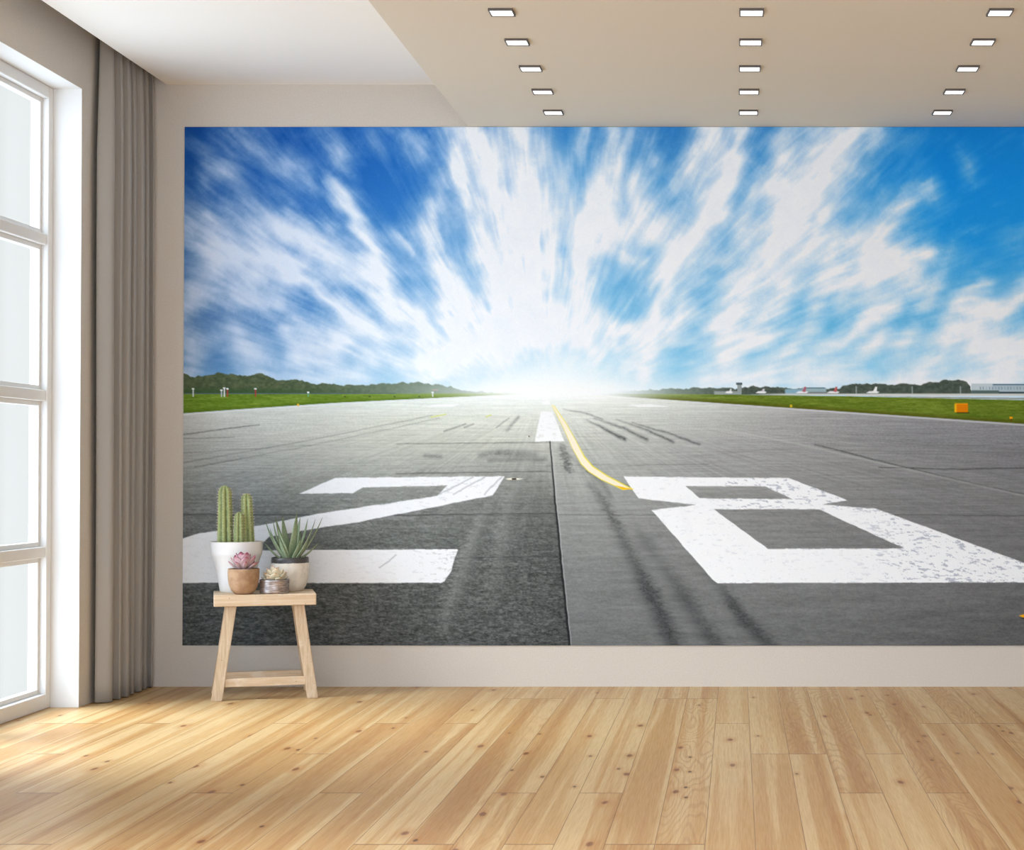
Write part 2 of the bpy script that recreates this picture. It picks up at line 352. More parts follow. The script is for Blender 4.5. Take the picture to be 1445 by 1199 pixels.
    gaps = [[(656,330,7,.6),(660,370,8,.7),(672,405,6,.4)], [(795,320,6,.6),(797,360,7,.7)], [(868,395,9,.6),(885,415,14,.8),(880,440,14,.7)], [(600,395,10,.6),(612,420,8,.4)],
            [(1175,460,10,.6),(1200,445,10,.5),(1212,430,6,.4)], [(1130,410,8,.6),(1112,450,8,.5)], [(490,412,10,.6),(510,430,8,.5)], [(365,395,6,.4),(395,402,5,.4)], [(430,415,8,.5),(462,432,8,.5)]]
    for s_ in gaps: stroke(A, s_, 'cut', x=wx, y=wy)
    # fibrous texture: fine streaks that fan out from above the horizon
    k1 = fbm(th * 34, rr / 95, 61, 4, .55); k2 = fbm(th * 95, rr / 60, 71, 3); k3 = fbm(X / 24, Y / 24, 81, 5, .6)
    far = sm(60, 260, rr)
    Ab = np.zeros_like(A)                  # broad veil around the clouds
    for s_ in st: stroke(Ab, [(a, b, c_ * 2.3, d_ * .42) for a, b, c_, d_ in s_], x=wx, y=wy)
    A2 = 1 - (1 - A) * (1 - Ab * .72)
    A2 = A2 * (1.0 + (k1 - .5) * .30 + (k3 - .5) * .5) + ((k1 - .5) * .18 + (k2 - .5) * .07) * far + (k3 - .5) * .16
    h1_ = fbm(X / 5, Y / 5, 161, 4, .7) - .5; h2_ = fbm(X / 16, Y / 16, 171, 4, .7) - .5
    A2 = A2 + (h1_ * .7 + h2_ * .9) * (A2 * (1 - A2) * 2.8 + .12) - .05 * sm(700, 400, X)
    ux = (X - 770) / (rr + 1e-6) + w1 * .9; uy = (Y - 600) / (rr + 1e-6) + w2 * .9   # comb the clouds into fibres
    acc = np.zeros_like(X); wt = 0
    for q_ in np.linspace(-1, 1, 13):
        Lq = 12 * np.clip(rr / 220, .3, 1.25); k_ = 1 - .6 * abs(q_)
        ii = np.clip(np.rint(Y + uy * Lq * q_ - V0).astype(int), 0, nv - 1); jj = np.clip(np.rint(X + ux * Lq * q_ - U0).astype(int), 0, nu - 1)
        acc += A2[ii, jj] * k_; wt += k_
    A2 = acc / wt * .78 + A2 * .22
    A2 = np.clip(A2 * 1.12, 0, 1) * (.90 + .10 * sm(259, 700, X))
    haze = sm(520, 556, Y) * .25; A2 = 1 - (1 - A2) * (1 - haze)
    cl = np.array([248, 251, 255.]) - (1 - sm(259, 560, X))[..., None] * np.array([22, 18, 8.])
    cl = cl - ((k3 - .42).clip(0, 1) * 24 * (1 - A2 * .35))[..., None] * np.array([1.0, .6, .25])
    sky = lerp(sky, cl, A2)
    glow = np.clip(np.exp(-(((X - 772) / 105) ** 2 + ((Y - 546) / 40) ** 2)) * .98, 0, 1)
    sky = lerp(sky, np.array([246, 253, 255.]), glow)
    img = sky
    # ---- land along the horizon
    def land(mask, col): nonlocal img; img = lerp(img, np.asarray(col, float), np.clip(mask, 0, 1))
    tp = [(259,526),(271,531),(285,530),(300,527),(327,527),(345,530),(366,527),(380,533),(394,536),(410,535),(427,536),(445,541),(460,542),(490,544),(516,543),(540,541),(568,540),(590,540),(610,541.5),(637,546),(650,550),(680,553.5),(760,555)]
    top = np.interp(X[0], *zip(*tp)) + (fbm(X[0] / 7, X[0] * 0, 5, 3) - .5) * 5
    tree = sm(-.8, .8, Y - top[None, :]) * sm(557.5, 555.5, Y) * sm(775, 640, X)
    tcol = lerp(lerp(np.array([104, 112, 82.]), np.array([60, 76, 52.]), fbm(X / 4, Y / 3, 7, 3)), np.array([138, 160, 148.]), sm(380, 680, X) * .8)
    tcol = lerp(tcol, np.array([52, 84, 46.]), sm(545, 553, Y) * sm(560, 330, X) * .7)
    land(tree, tcol)
    tp = [(870,553),(900,550.5),(925,549.5),(960,548),(985,547),(1005,547.5),(1038,548),(1060,545),(1085,546),(1120,548),(1140,549),(1185,548),(1190,544),(1202,541.5),(1225,542),(1240,541),(1262,543),(1275,541),(1300,543),(1310,539),(1322,540),(1336,535.5),(1345,537),(1354,536),(1364,539),(1369,545),(1371,556),(1380,557),(1532,557)]
    top = np.interp(X[0], *zip(*tp)) + (fbm(X[0] / 6, X[0] * 0, 15, 3) - .5) * 3.5
    tree = sm(-.8, .8, Y - top[None, :]) * sm(558, 556, Y) * sm(850, 960, X)
    tcol = lerp(lerp(np.array([98, 108, 96.]), np.array([58, 70, 62.]), fbm(X / 4, Y / 3, 8, 3)), np.array([150, 172, 158.]), sm(1060, 880, X) * .8)
    land(tree, tcol)
    rect = lambda a, b, c_, d_: poly([(a, b), (c_, b), (c_, d_), (a, d_)])
    land(rect(1371, 543, 1532, 556.5), (176, 194, 204)); land(rect(1371, 541.3, 1401, 550), (196, 210, 216)); land(rect(1401, 541.6, 1532, 543.6), (92, 126, 146))
    wn = (np.sin(X * 1.45) > .2) * rect(1380, 545.5, 1532, 549.5); land(wn * .6, (120, 146, 162)); land(rect(1371, 552.5, 1532, 556.5), (62, 78, 84)); land(rect(1371, 551, 1410, 556), (86, 108, 104))
    land(rect(1040.5, 542, 1046.5, 556), (150, 160, 160)); land(rect(1039, 540, 1047.5, 543), (70, 88, 92)); land(rect(1008, 552, 1046, 556.5), (150, 160, 160))
    land(rect(1108, 549, 1135, 555.5), (140, 178, 196)); land(rect(1132, 547, 1166, 555), (156, 180, 186)); land(rect(1135, 546.4, 1164, 548), (74, 110, 122)); land(rect(1128, 553, 1170, 556.5), (120, 128, 128))
    for px, s_, tcn in ((1030, .7, (230, 232, 236)), (1076, 1, (214, 210, 220)), (1134, 1.15, (180, 104, 120)), (1178, 1.15, (190, 100, 100)), (1234, 1.2, (200, 214, 224))):
        land(poly([(px - 10 * s_, 554.5), (px - 6 * s_, 551.8), (px + 2 * s_, 551.5), (px + 6 * s_, 553), (px + 3 * s_, 555)]), (240, 243, 245))
        land(poly([(px - 2 * s_, 552.5), (px + 1 * s_, 545.5 if s_ > 1 else 548.5), (px + 3.2 * s_, 545.5 if s_ > 1 else 548.5), (px + 2.5 * s_, 553)]), tcn if s_ < 1.2 else (244, 246, 248))
    for px in (1208, 1287, 1355): land(rect(px, 545, px + .9, 557), (190, 200, 205))
    land(rect(1060, 555.2, 1532, 557.6) * sm(1040, 1120, X), (206, 210, 206)); land(rect(1195, 556.5, 1532, 558.6), (214, 216, 212))
    land(rect(259, 554.5, 560, 556.2), (84, 100, 112))
    # grass
    gn = fbm(X / 28, Y / 2.2, 91, 4, .6); gn2 = fbm(X / 5, Y / 1.2, 95, 3, .6)
    grass = lerp(np.array([82, 112, 24.]), np.array([138, 164, 66.]), np.clip(gn * .9 + (gn2 - .5) * .7, 0, 1))
    gl_ = poly([(255, 556), (560, 555.6), (700, 554.5), (755, 555.5), (640, 560.3), (470, 568.6), (330, 578), (255, 583.5)])
    glc = lerp(grass, np.array([130, 160, 66.]), sm(420, 640, X) * .6); glc = lerp(glc, np.array([206, 226, 186.]), sm(620, 740, X) * .75)
    glc = lerp(glc, np.array([66, 88, 14.]), sm(7, 0, np.interp(X, [255, 330, 470, 640], [583.5, 578, 568.6, 560.3]) - Y) * .5); land(gl_, glc)
    ye = np.interp(X, [850, 1000, 1223, 1445, 1540], [557.5, 567.8, 583, 598.2, 604.5]); yt = np.interp(X, [850, 1000, 1200, 1445, 1540], [555.5, 556.3, 559, 564.5, 566.5])
    grm = sm(-.6, .6, Y - yt) * sm(.6, -.6, Y - ye) * sm(830, 960, X)
    grc = lerp(grass * np.array([.98, .93, .9]), np.array([180, 200, 140.]), sm(1050, 870, X) * .6); grc = lerp(grc, np.array([74, 68, 12.]), sm(8, 0, ye - Y) * .6)
    tx = poly([(1225, 558.6), (1540, 562.4), (1540, 565.5), (1300, 561)])
    # ---- tarmac
    gx = [259, 420, 560, 700, 770, 840, 960, 1150, 1300, 1532]; gy = [552, 566, 590, 620, 660, 700, 760, 820, 910]
    T = [[(176,180,176),(184,188,182),(206,212,208),(236,242,240),(252,254,252),(240,244,240),(214,220,212),(160,162,160),(138,138,138),(128,128,130)],
         [(172,176,172),(182,186,180),(200,206,200),(220,226,220),(226,230,224),(216,220,212),(190,194,188),(148,148,148),(132,132,133),(124,124,126)],
         [(168,170,166),(176,178,170),(182,184,172),(190,192,180),(192,194,184),(184,186,178),(164,166,160),(136,136,136),(122,122,124),(112,112,115)],
         [(146,148,144),(162,163,154),(166,168,156),(172,174,162),(170,171,162),(166,168,160),(150,151,148),(130,130,129),(112,112,114),(104,104,107)],
         [(134,136,133),(142,144,138),(148,150,142),(138,140,134),(130,132,126),(152,154,148),(142,143,140),(128,128,127),(118,118,118),(96,96,99)],
         [(118,121,119),(122,125,121),(124,126,122),(112,114,110),(104,106,102),(142,144,140),(134,135,132),(124,124,123),(116,116,116),(108,108,108)],
         [(98,101,100),(102,105,103),(100,103,100),(92,95,93),(84,86,84),(130,132,130),(124,125,124),(118,119,118),(112,112,112),(104,104,104)],
         [(84,87,86),(84,87,86),(82,84,82),(80,82,80),(72,74,73),(114,116,115),(114,115,114),(112,113,112),(106,106,106),(96,96,96)],
         [(70,73,72),(72,75,74),(72,74,73),(74,76,75),(66,68,67),(100,102,101),(102,103,102),(98,99,98),(90,90,90),(78,78,78)]]
    seam = np.interp(Y, [556, 622, 720, 908], [771, 778.5, 785.5, 804])
    Xq = np.where(X < seam, np.minimum(X + (772 - seam) * (X > 600), 770), np.maximum(X, 840))
    mixs = sm(590, 690, Y); Xq = X * (1 - mixs) + Xq * mixs
    tar = interp2(gx, gy, T, Xq, Y) * 1.05 + 5
    tar = tar + (sm(760, 590, Y) * 16)[..., None]
    tar = lerp(tar, np.array([222, 228, 218.]), np.exp(-(((X - 772) / 240) ** 2 + ((Y - 556) / 48) ** 2)) * .55)
    dep = 1.0 / np.clip(Y - 555, 1, None)          # ground depth of the runway picture
    gxx = (X - 771) * dep; gyy = dep * 1400
    near = sm(600, 860, Y)
    n1 = fbm(X / 55, Y / np.clip(1.2 + (Y - 560) * .018, 1, 9), 101, 4, .6); n2 = fbm(X / 7, Y / 2.0, 111, 3, .65); n3 = fbm(X / 2.3, Y / 1.5, 121, 2)
    left = (X < seam)
    tar = tar + ((n1 - .5) * 36 * (1 - near * .3))[..., None] + ((n2 - .5) * (12 + 46 * near * left + 6 * near))[..., None] + ((n3 - .5) * (8 + 34 * near * left + 8 * near))[..., None]
    streak = fbm(gxx * 26, gyy * .25, 131, 3); tar = tar + ((streak - .5) * 26 * sm(565, 600, Y) * sm(800, 640, Y))[..., None]
    dk = np.zeros_like(X)
    sk = lambda pts, **k: stroke(dk, pts, **k)
    jx = X + f1 * 7; jy = Y + f2 * 7
    tx1 = X + (n2 - .5) * 14; ty1 = Y + (n1 - .5) * 10
    for s_ in ([(834,684,5,.25),(850,706,6,.38),(863,728,7,.5),(880,762,8,.4),(895,792,9,.45),(907,816,11,.7),(918,838,12,.75),(935,872,12,.7),(952,910,12,.75)],
               [(896,745,6,.1),(912,765,10,.3),(930,790,8,.15),(964,838,12,.5),(985,872,12,.45),(1010,910,12,.6)],
               [(975,790,6,.05),(1019,830,7,.3),(1036,856,9,.75),(1056,880,10,.7),(1088,912,10,.6)],
               [(793,628,4,.3),(798,645,5,.55),(803,664,4,.5)]): stroke(dk, s_, x=tx1, y=ty1)
    for s_ in ([(828,592,1.4,.2),(855,606,2.2,.6),(882,620,2.6,.75)], [(838,590,1.5,.2),(880,604,2,.5),(913,620,2.4,.6)], [(870,592,1.3,.2),(915,607,1.8,.5),(950,624,2,.5)], [(892,596,1.2,.3),(940,610,1.6,.55),(987,627,1.8,.5)],
               [(795,577,1,.2),(830,584,1.4,.35),(850,591,1.2,.3)], [(715,607,2.2,.3),(732,588,2.2,.35)], [(627,608,1.2,.5),(657,598,1,.4)], [(655,603,1,.4),(668,598,1,.3)], [(700,604,1,.3),(718,590,1,.3)],
               [(678,642,5,.3),(705,639,6,.4),(740,641,6,.35),(755,641,4,.3)], [(600,643,3,.3),(622,644,3,.3)], [(690,650,3,.25),(770,648,3,.3)],
               [(790,632,3,.1),(850,680,4,.3),(862,700,4,.2)], [(828,664,1.5,.5),(850,674,2.2,.6),(892,688,1.6,.5)]): stroke(dk, s_, x=X + f1 * 2, y=Y + f2 * 2)
    line = lambda pts, w_, o_: stroke(dk, [(a, b, w_, o_) for a, b in pts], x=X + f1 * 1.6, y=Y + f2 * 1.6, soft=2)
    line([(258,653),(420,624),(610,586)], .8, .28); line([(275,659),(340,647)], .9, .45); line([(340,647),(440,628),(620,590)], .8, .24); line([(258,613),(310,606),(366,599)], .9, .55); line([(258,619),(330,617)], .9, .3)
    line([(560,626.5),(776,623.5)], .9, .4); line([(258,639),(440,628)], .8, .2); line([(560,668),(778,665)], .9, .45); line([(258,725),(520,727),(786,724)], .9, .6); line([(258,727),(786,727)], .7, .2)
    line([(788,726),(925,726.5)], .8, .35); line([(1235,726),(1532,728)], .8, .5); line([(800,656),(1000,655)], .6, .25); line([(650,787),(795,784)], .8, .5); line([(745,819),(751,796)], .9, .5)
    line([(1150,627),(1255,654),(1369,681),(1445,697),(1532,716)], 1.1, .55); line([(1240,659),(1340,662),(1445,660),(1532,661)], .9, .6); line([(1100,570),(1250,586)], 1, .2); line([(950,647),(1080,634),(1445,639)], .6, .12)
    tar = lerp(tar, np.array([44, 46, 47.]), np.clip(dk * (.8 + (n3 - .5) * .9), 0, .9))
    lt = np.zeros_like(X)
    for s_ in ([(684,715,7,.1),(666,760,9,.28),(648,812,12,.3),(634,850,12,.22),(628,890,12,.12)], [(720,690,8,.15),(706,760,10,.2),(690,850,12,.1)], [(776,640,3,.3),(782,700,3,.2)], [(745,630,10,.15),(738,660,10,.1)]): stroke(lt, s_, x=tx1, y=ty1)
    stroke(lt, [(1000,602,1.4,.4),(1130,627,1.4,.4),(1250,655,1.5,.4),(1365,681,1.6,.35),(1445,699,1.8,.3)])
    tar = lerp(tar, np.array([196, 198, 192.]), lt)
    glow = np.clip(np.exp(-(((X - 772) / 130) ** 2 + ((Y - 552) / 15) ** 2)) * 1.1, 0, 1)
    gm = sm(-.6, .6, Y - np.interp(X, [255, 330, 470, 640, 700, 771, 850, 1000, 1223, 1445, 1540], [583.5, 578, 568.6, 560.3, 557.6, 555.5, 557.5, 567.8, 583, 598.2, 604.5]))
    img = lerp(img, tar, gm); img = lerp(img, grc, grm); img = lerp(img, np.array([150, 152, 150.]), tx * .9)
    # markings
    wear = fbm(X / 9, Y / 2.2, 141, 4, .65)
    wear2 = fbm((X + Y * .6) / 9, (Y - X * .25) / 1.8, 151, 3, .6)
    def mark(cov, col, wr=.0, where=None):
        nonlocal img
        q = cov * (1 - (wr if where is None else wr * where) * sm(.62, .68, wear)); img = lerp(img, np.array(col, float), np.clip(q, 0, 1))
    two = [(422.6,696.2),(474,674),(712.5,671.7),(695.6,698.6),(507,736.3),(460,743),(380,757.5),(362,776),(647.4,774.5),(641,790),(637,806),(628,819),(623,822),(250,822),(250,762),(282,752),(370,740.6),(446.7,725),(617.3,699.4),(631.4,685),(513,687.4),(499,695.6)]
    ed = X + f1 * 1.6, Y + f2 * 1.4
    dk2 = np.array([238, 239, 241.])
    mark(poly(two, *ed), (241, 242, 244), .3, sm(540, 640, X) * .5 + .15)
    for s_ in ([(617,699),(668,673)], [(640,697),(684,673)], [(684,697),(708,673)], [(560,783),(536,800)], [(470,720),(560,708)]):
        q = np.zeros_like(X); stroke(q, [(a, b, .9, .55) for a, b in s_], x=X + f1 * 3, y=Y + f2 * 3); img = lerp(img, np.array([150, 152, 155.]), q * poly(two))
    out8 = [(880.3,672.2),(1113.6,674.5),(1196.5,705.8),(1159.7,711.8),(1235.6,717.3),(1445,794),(1520,821),(1012.4,822.2),(1005.5,817),(919.4,719.2),(982.5,712.3),(900.6,703)]
    h1 = [(967.8,685.6),(1079,686),(1118,704),(987,702.6)]; h2 = [(1007.8,718.2),(1155,718.2),(1276,773.5),(1083.7,774)]
    c8 = poly(out8, *ed) * (1 - poly(h1, *ed)) * (1 - poly(h2, *ed))
    zone = np.clip(sm(1180, 1300, X) * sm(1.0, .2, np.abs(wear2 - .5)) + sm(1000, 1040, X) * sm(724, 712, Y) * .8, 0, 1)
    worn = sm(.575, .62, wear * .55 + wear2 * .45) * zone + sm(.68, .72, wear) * .25
    img = lerp(img, lerp(np.array([247, 248, 249.]), np.array([188, 192, 202.]), np.clip(worn, 0, 1)), c8)
    stroke_l = np.zeros_like(X); stroke(stroke_l, [(960,706,4,.25),(975,760,5,.15)], x=tx1, y=ty1); img = lerp(img, np.array([200, 202, 204.]), stroke_l * c8 * .3)
    mark(poly([(763,580.8),(780,580.8),(796.5,622.8),(755,622.8)], *ed), (246, 247, 246), .3)
    mark(poly([(765,566),(775.4,566),(776.5,570.6),(764.4,570.6)]), (248, 249, 248)); mark(poly([(766,562),(772,562),(773,564.2),(765.5,564.2)]), (250, 250, 250))
    mark(poly([(592,574),(618,570.4),(650,570.2),(637,574)]), (246, 247, 246)); mark(poly([(888,571),(918,570.2),(946,573.6),(900,574.4)]), (246, 247, 246))
    mark(poly([(681,561),(690,560),(718,560),(714,561.6)]), (250, 250, 250)); mark(poly([(822,560.2),(845,560.4),(862,562.6),(832,562)]), (250, 250, 250))
    # edge lines of the runway
    q = np.zeros_like(X); stroke(q, [(255,585,.9,.85),(330,579.6,.9,.85),(470,570.2,.8,.85),(640,561.6,.7,.8)]); img = lerp(img, np.array([226, 228, 226.]), q)
    q = np.zeros_like(X); stroke(q, [(960,565.8,.8,.7),(1000,568.8,.9,.85),(1223,584.3,1.1,.9),(1445,599.6,1.1,.8),(1540,606,1.1,.7)]); img = lerp(img, np.array([214, 214, 216.]), q)
    # yellow guide line
    le = [(779,572),(795,603),(807.6,632),(820,654),(830.4,665),(849,676.7),(880,691)]; ri = [(892.7,690),(857.4,671.5),(836.7,658),(825,644.5),(814,624),(799,597),(781.6,572)]
    mark(poly(le + ri), (250, 240, 214))
    q = np.zeros_like(X); stroke(q, [(a, b, .7 if b > 640 else .4, .85) for a, b in le]); stroke(q, [(a, b, 1.0 if b > 640 else .55, .8) for a, b in ri]); img = lerp(img, np.array([246, 228, 60.]), q)
    mark(poly([(868,684.5),(892.7,690),(880,691)]), (246, 192, 20)); stl = [(608,588.5,.8,.8),(629,584.5,.8,.8)]
    q = np.zeros_like(X); stroke(q, stl); stroke(q, [(686,588,.8,.8),(693,585.5,.8,.8)]); img = lerp(img, np.array([214, 222, 90.]), q)
    # joint between the two halves of the runway
    q = np.zeros_like(X); js = [(776.5,623),(779,655),(782,690),(785.5,725),(790,770),(796,830),(804.5,910)]
    stroke(q, [(a, b, .8 + (b - 620) * .0045, .95) for a, b in js], x=X + f1 * 1.5); img = lerp(img, np.array([22, 24, 26.]), q)
    q = np.zeros_like(X); stroke(q, [(a + 2.2, b, .7, .6) for a, b in js], x=X + f1 * 1.5); img = lerp(img, np.array([206, 208, 208.]), q)
    # small fittings, orange board, lamps
    mark(poly([(713,675.4),(722,674),(740,675.2),(730,677),(718,677)]), (244, 240, 220)); mark(rect(722.5, 674.6, 729, 676.8), (52, 42, 36)); mark(poly([(741,615.8),(747,614.8),(751,615.8),(746,616.6)]), (238, 236, 220)); mark(rect(745.5, 615, 748, 616.2), (60, 50, 44))
    mark(rect(1349.5, 569.4, 1365.8, 582), (226, 128, 6)); mark(rect(1347, 569.8, 1350, 581.6), (246, 186, 24)); mark(rect(1347.5, 568.9, 1365.5, 570.2), (250, 170, 30)); mark(rect(1350, 581.4, 1368, 583), (52, 44, 8))
    mark(rect(1424.6, 588, 1429, 591), (244, 168, 20)); mark(rect(1425.4, 591, 1428.2, 594), (110, 70, 14)); mark(rect(1115, 571, 1118, 574.6), (220, 190, 40)); mark(rect(419.6, 569.5, 422.2, 573), (240, 190, 60))
    mark(poly([(1437,868),(1445,866),(1460,867),(1460,871),(1444,871)]), (246, 170, 10)); mark(poly([(1436,871),(1460,871.5),(1460,874),(1450,874)]), (40, 40, 40))
    for px, h_, cc in ((272.5, 11, (210, 216, 220)), (312.5, 9, (190, 200, 205)), (316.5, 12, (235, 238, 240)), (321, 11, (180, 60, 60)), (360.5, 11, (170, 60, 60)), (435, 6, (110, 170, 130)), (610.5, 6, (220, 224, 224))):
        mark(rect(px - .8, 559.5 - h_, px + .9, 559.8), cc); mark(rect(px - 1.5, 558.5 - h_, px + 1.6, 560.5 - h_), (236, 240, 240))
    for px in (487, 522, 557, 592): mark(rect(px - 1, 558.6, px + 1, 560.4), (60, 66, 40))
    mark(rect(610, 549.6, 619, 551), (186, 150, 140))
    img = lerp(img, np.array([252, 254, 252.]), glow)
    img = np.clip(img + (np.random.RandomState(3).rand(nv, nu)[..., None] - .5) * 5, 0, 255) / 255
    return nu, nv, img
def build_mural():
    nu, nv, img = mural_colours()
    lin = np.where(img <= .04045, img / 12.92, ((img + .055) / 1.055) ** 2.4)
    lin = np.clip(lin, 0, 1) * MURAL_ALBEDO
    xs = (np.linspace(U0, U1, nu) - 1040) / 306; zs = 1 + (662 - np.linspace(V0, V1, nv)) / 306
    zs = np.minimum(zs, ZB - .0015)
    Xg, Zg = np.meshgrid(xs, zs); co = np.zeros((nv * nu + 4, 3), np.float32)
    co[:nv * nu, 0] = Xg.ravel(); co[:nv * nu, 1] = -.005; co[:nv * nu, 2] = Zg.ravel()
    cs = [0, nu - 1, nv * nu - 1, (nv - 1) * nu]
    for k, q in enumerate(cs): co[nv * nu + k] = co[q]; co[nv * nu + k, 1] = -.0002
    i, j = np.meshgrid(np.arange(nv - 1), np.arange(nu - 1), indexing='ij'); a = (i * nu + j).ravel()
    quads = np.stack([a, a + nu, a + nu + 1, a + 1], 1)
    extra = []
    for k in range(4): extra.append([cs[k], cs[(k + 1) % 4], nv * nu + (k + 1) % 4, nv * nu + k])
    quads = np.concatenate([quads, np.array(extra)]).astype(np.int32)
    me = bpy.data.meshes.new('wall_mural'); me.vertices.add(len(co)); me.vertices.foreach_set('co', co.ravel())
    nq = len(quads); me.loops.add(nq * 4); me.polygons.add(nq)
    me.loops.foreach_set('vertex_index', quads.ravel()); me.polygons.foreach_set('loop_start', np.arange(nq, dtype=np.int32) * 4)
    try: me.polygons.foreach_set('loop_total', np.full(nq, 4, np.int32))
    except Exception: pass
    me.update(calc_edges=True)
    at = me.color_attributes.new('print', 'FLOAT_COLOR', 'POINT'); rgba = np.ones((len(co), 4), np.float32); rgba[:nv * nu, :3] = lin.reshape(-1, 3); rgba[nv * nu:, :3] = .35
    at.data.foreach_set('color', rgba.ravel())
    m = mat('mural_print', rough=.85, spec=.1); n = N(m); ac = n.new('ShaderNodeAttribute', attribute_name='print'); n.put(n.b.inputs['Base Color'], ac.outputs['Color'])
    o = link('wall_mural', me, m)
    o['label'] = 'large wall mural print of an airport runway numbered 28 under streaky blue sky'; o['category'] = 'wall mural'
MURAL_ALBEDO = .98
build_mural()

# ------------------------------------------------------------------ curtain
m_curt = mat('curtain_fabric', srgb(162, 154, 145), .9, spec=.1)
n = N(m_curt); p, x, y, z = n.pos(); n.bump(n.noise(n.vec(n.m('MULTIPLY', x, 900.0), n.m('MULTIPLY', y, 900.0), n.m('MULTIPLY', z, 900.0)), 1, 1), .15, .001)
n.put(n.b.inputs['Sheen Weight'], .15)
def curtain():
    rng = random.Random(4)
    folds = [(.0, .105)]                    # (start, length) of each pleat measured from the room-side end
    s = .105
    for Lf in (.075, .095, .085, .10, .08, .055): folds.append((s, Lf)); s += Lf
    total = s; n_s = 40; n_z = 34; bm = bmesh.new(); rows = []
    path = []
    for k, (s0, Lf) in enumerate(folds):
        for i in range(n_s if k == len(folds) - 1 else n_s):
            t_ = i / n_s; path.append((s0 + Lf * t_, k, t_))
    path.append((total, len(folds) - 1, 1.0))
    for iz in range(n_z + 1):
        z_ = .004 + (ZP - .012) * iz / n_z; zt = z_ / ZP; row = []
        for s_, k, t_ in path:
            amp = (.042 if k == 0 else .026 + .008 * ((k * 37) % 5) / 4)
            ph = .12 * math.sin(z_ * 1.7 + k * 1.3) + .06 * math.sin(z_ * 4.1 + k * 2.2)
            tt = min(1, max(0, t_ + ph * .25 * math.sin(math.pi * t_)))
            bulge = abs(math.sin(math.pi * tt)) ** .62
            wid = 1 - .35 * max(0, (zt - .78) / .22) ** 1.5
            X_ = (-2.722 if k else -2.739) + amp * 1.35 * bulge * wid + (.004 if k else -.002)
            Y_ = -.600 + s_ * 1.0 + .014 * math.cos(2 * math.pi * tt) * (1 if k else .3) + .006 * math.sin(z_ * 2.3 + k)
            if k == 0: Y_ += .03 * max(0, (zt - .8) / .2) * (1 - t_)
            row.append(bm.verts.new((X_, min(Y_, -.006), z_)))
        rows.append(row)
    for a, b in zip(rows, rows[1:]):
        for j in range(len(a) - 1): bm.faces.new((a[j], a[j + 1], b[j + 1], b[j]))
    o = finish('curtain', bm, m_curt, smooth=True)
    so = o.modifiers.new('thickness', 'SOLIDIFY'); so.thickness = .003; so.offset = 0
    o['label'] = 'floor-length taupe pleated curtain drawn back between window and corner'; o['category'] = 'curtain'
curtain()

# ------------------------------------------------------------------ ceiling lamps
m_trim = mat('lamp_housing', srgb(92, 84, 78), .5)
m_lens = mat('lamp_lens', (1, 1, 1), .5); b_ = m_lens.node_tree.nodes['Principled BSDF']; b_.inputs['Emission Color'].default_value = (1, .98, .95, 1); b_.inputs['Emission Strength'].default_value = 2.2
bm = bmesh.new(); a_ = .0425; t_ = .005; h_ = .009
for x0, x1, y0, y1 in ((-a_, a_, -a_, -a_ + t_), (-a_, a_, a_ - t_, a_), (-a_, -a_ + t_, -a_ + t_, a_ - t_), (a_ - t_, a_, -a_ + t_, a_ - t_)): box(bm, x0, x1, y0, y1, -h_, 0, .0008, 1)
fr0 = finish('housing', bm, m_trim)
bm = bmesh.new(); box(bm, -a_ + t_, a_ - t_, -a_ + t_, a_ - t_, -h_ + .003, -.001); le0 = finish('lens', bm, m_lens)
first = True
cols = [('left', -.813), ('middle', .0505), ('right', .909)]
rown = ['nearest the mural', 'second from the mural', 'third from the mural', 'fourth from the mural', 'farthest from the mural']
rows_y = [-8.17 + 1.583 * F / d for d in (506, 535.5, 568.5, 606, 648.5)]
for cn, cx in cols:
    for k, ry in enumerate(rows_y):
        e = thing('ceiling_light', 'small square ceiling lamp in the %s column, %s' % (cn, rown[k]), 'ceiling light', (cx, ry, ZB), group='square lamps in the lowered ceiling')
        if first: f_, l_ = fr0, le0; first = False
        else: f_, l_ = fr0.copy(), le0.copy(); C.objects.link(f_); C.objects.link(l_)
        f_.parent = e; l_.parent = e

# ------------------------------------------------------------------ stool
def wood(name, axis, c0, c1, c2):
    m = mat(name, rough=.6, spec=.3); n = N(m); p, x, y, z = n.pos(True)
    q = [x, y, z]; sc = [110.0, 110.0, 110.0]; sc[axis] = 6.0
    v_ = n.vec(*[n.m('MULTIPLY', q[i], sc[i]) for i in range(3)])
    g = n.noise(v_, 1, 4, .6); g2 = n.noise(p, 14, 3, .6)
    c = n.mix(n.rng(g, .3, .7), c0, c1); c = n.mix(n.rng(g2, .52, .72, 0, .5), c, c2)
    sp = n.noise(p, 90, 2); c = n.mix(n.rng(sp, .70, .76, 0, .7), c, srgb(96, 70, 50))
    n.put(n.b.inputs['Base Color'], c); n.bump(g, .35, .0015); return m
cw = (srgb(204, 174, 140), srgb(220, 196, 166), srgb(230, 214, 194))
m_wx = wood('stool_wood_lengthwise', 0, *cw); m_wz = wood('stool_wood_upright', 2, srgb(190, 162, 130), srgb(212, 188, 158), srgb(224, 208, 188))
yaw = R(16.5); SH = .4565
stool = thing('stool', 'small rustic pale wooden stool holding four potted succulents', 'stool', (-2.092, -.318, 0), yaw)
SW, SD, STH = .432, .30, .05
bm = bmesh.new(); box(bm, -SW / 2, SW / 2, -SD / 2, SD / 2, SH - STH, SH, .004, 2)
finish('seat', bm, m_wx, stool)
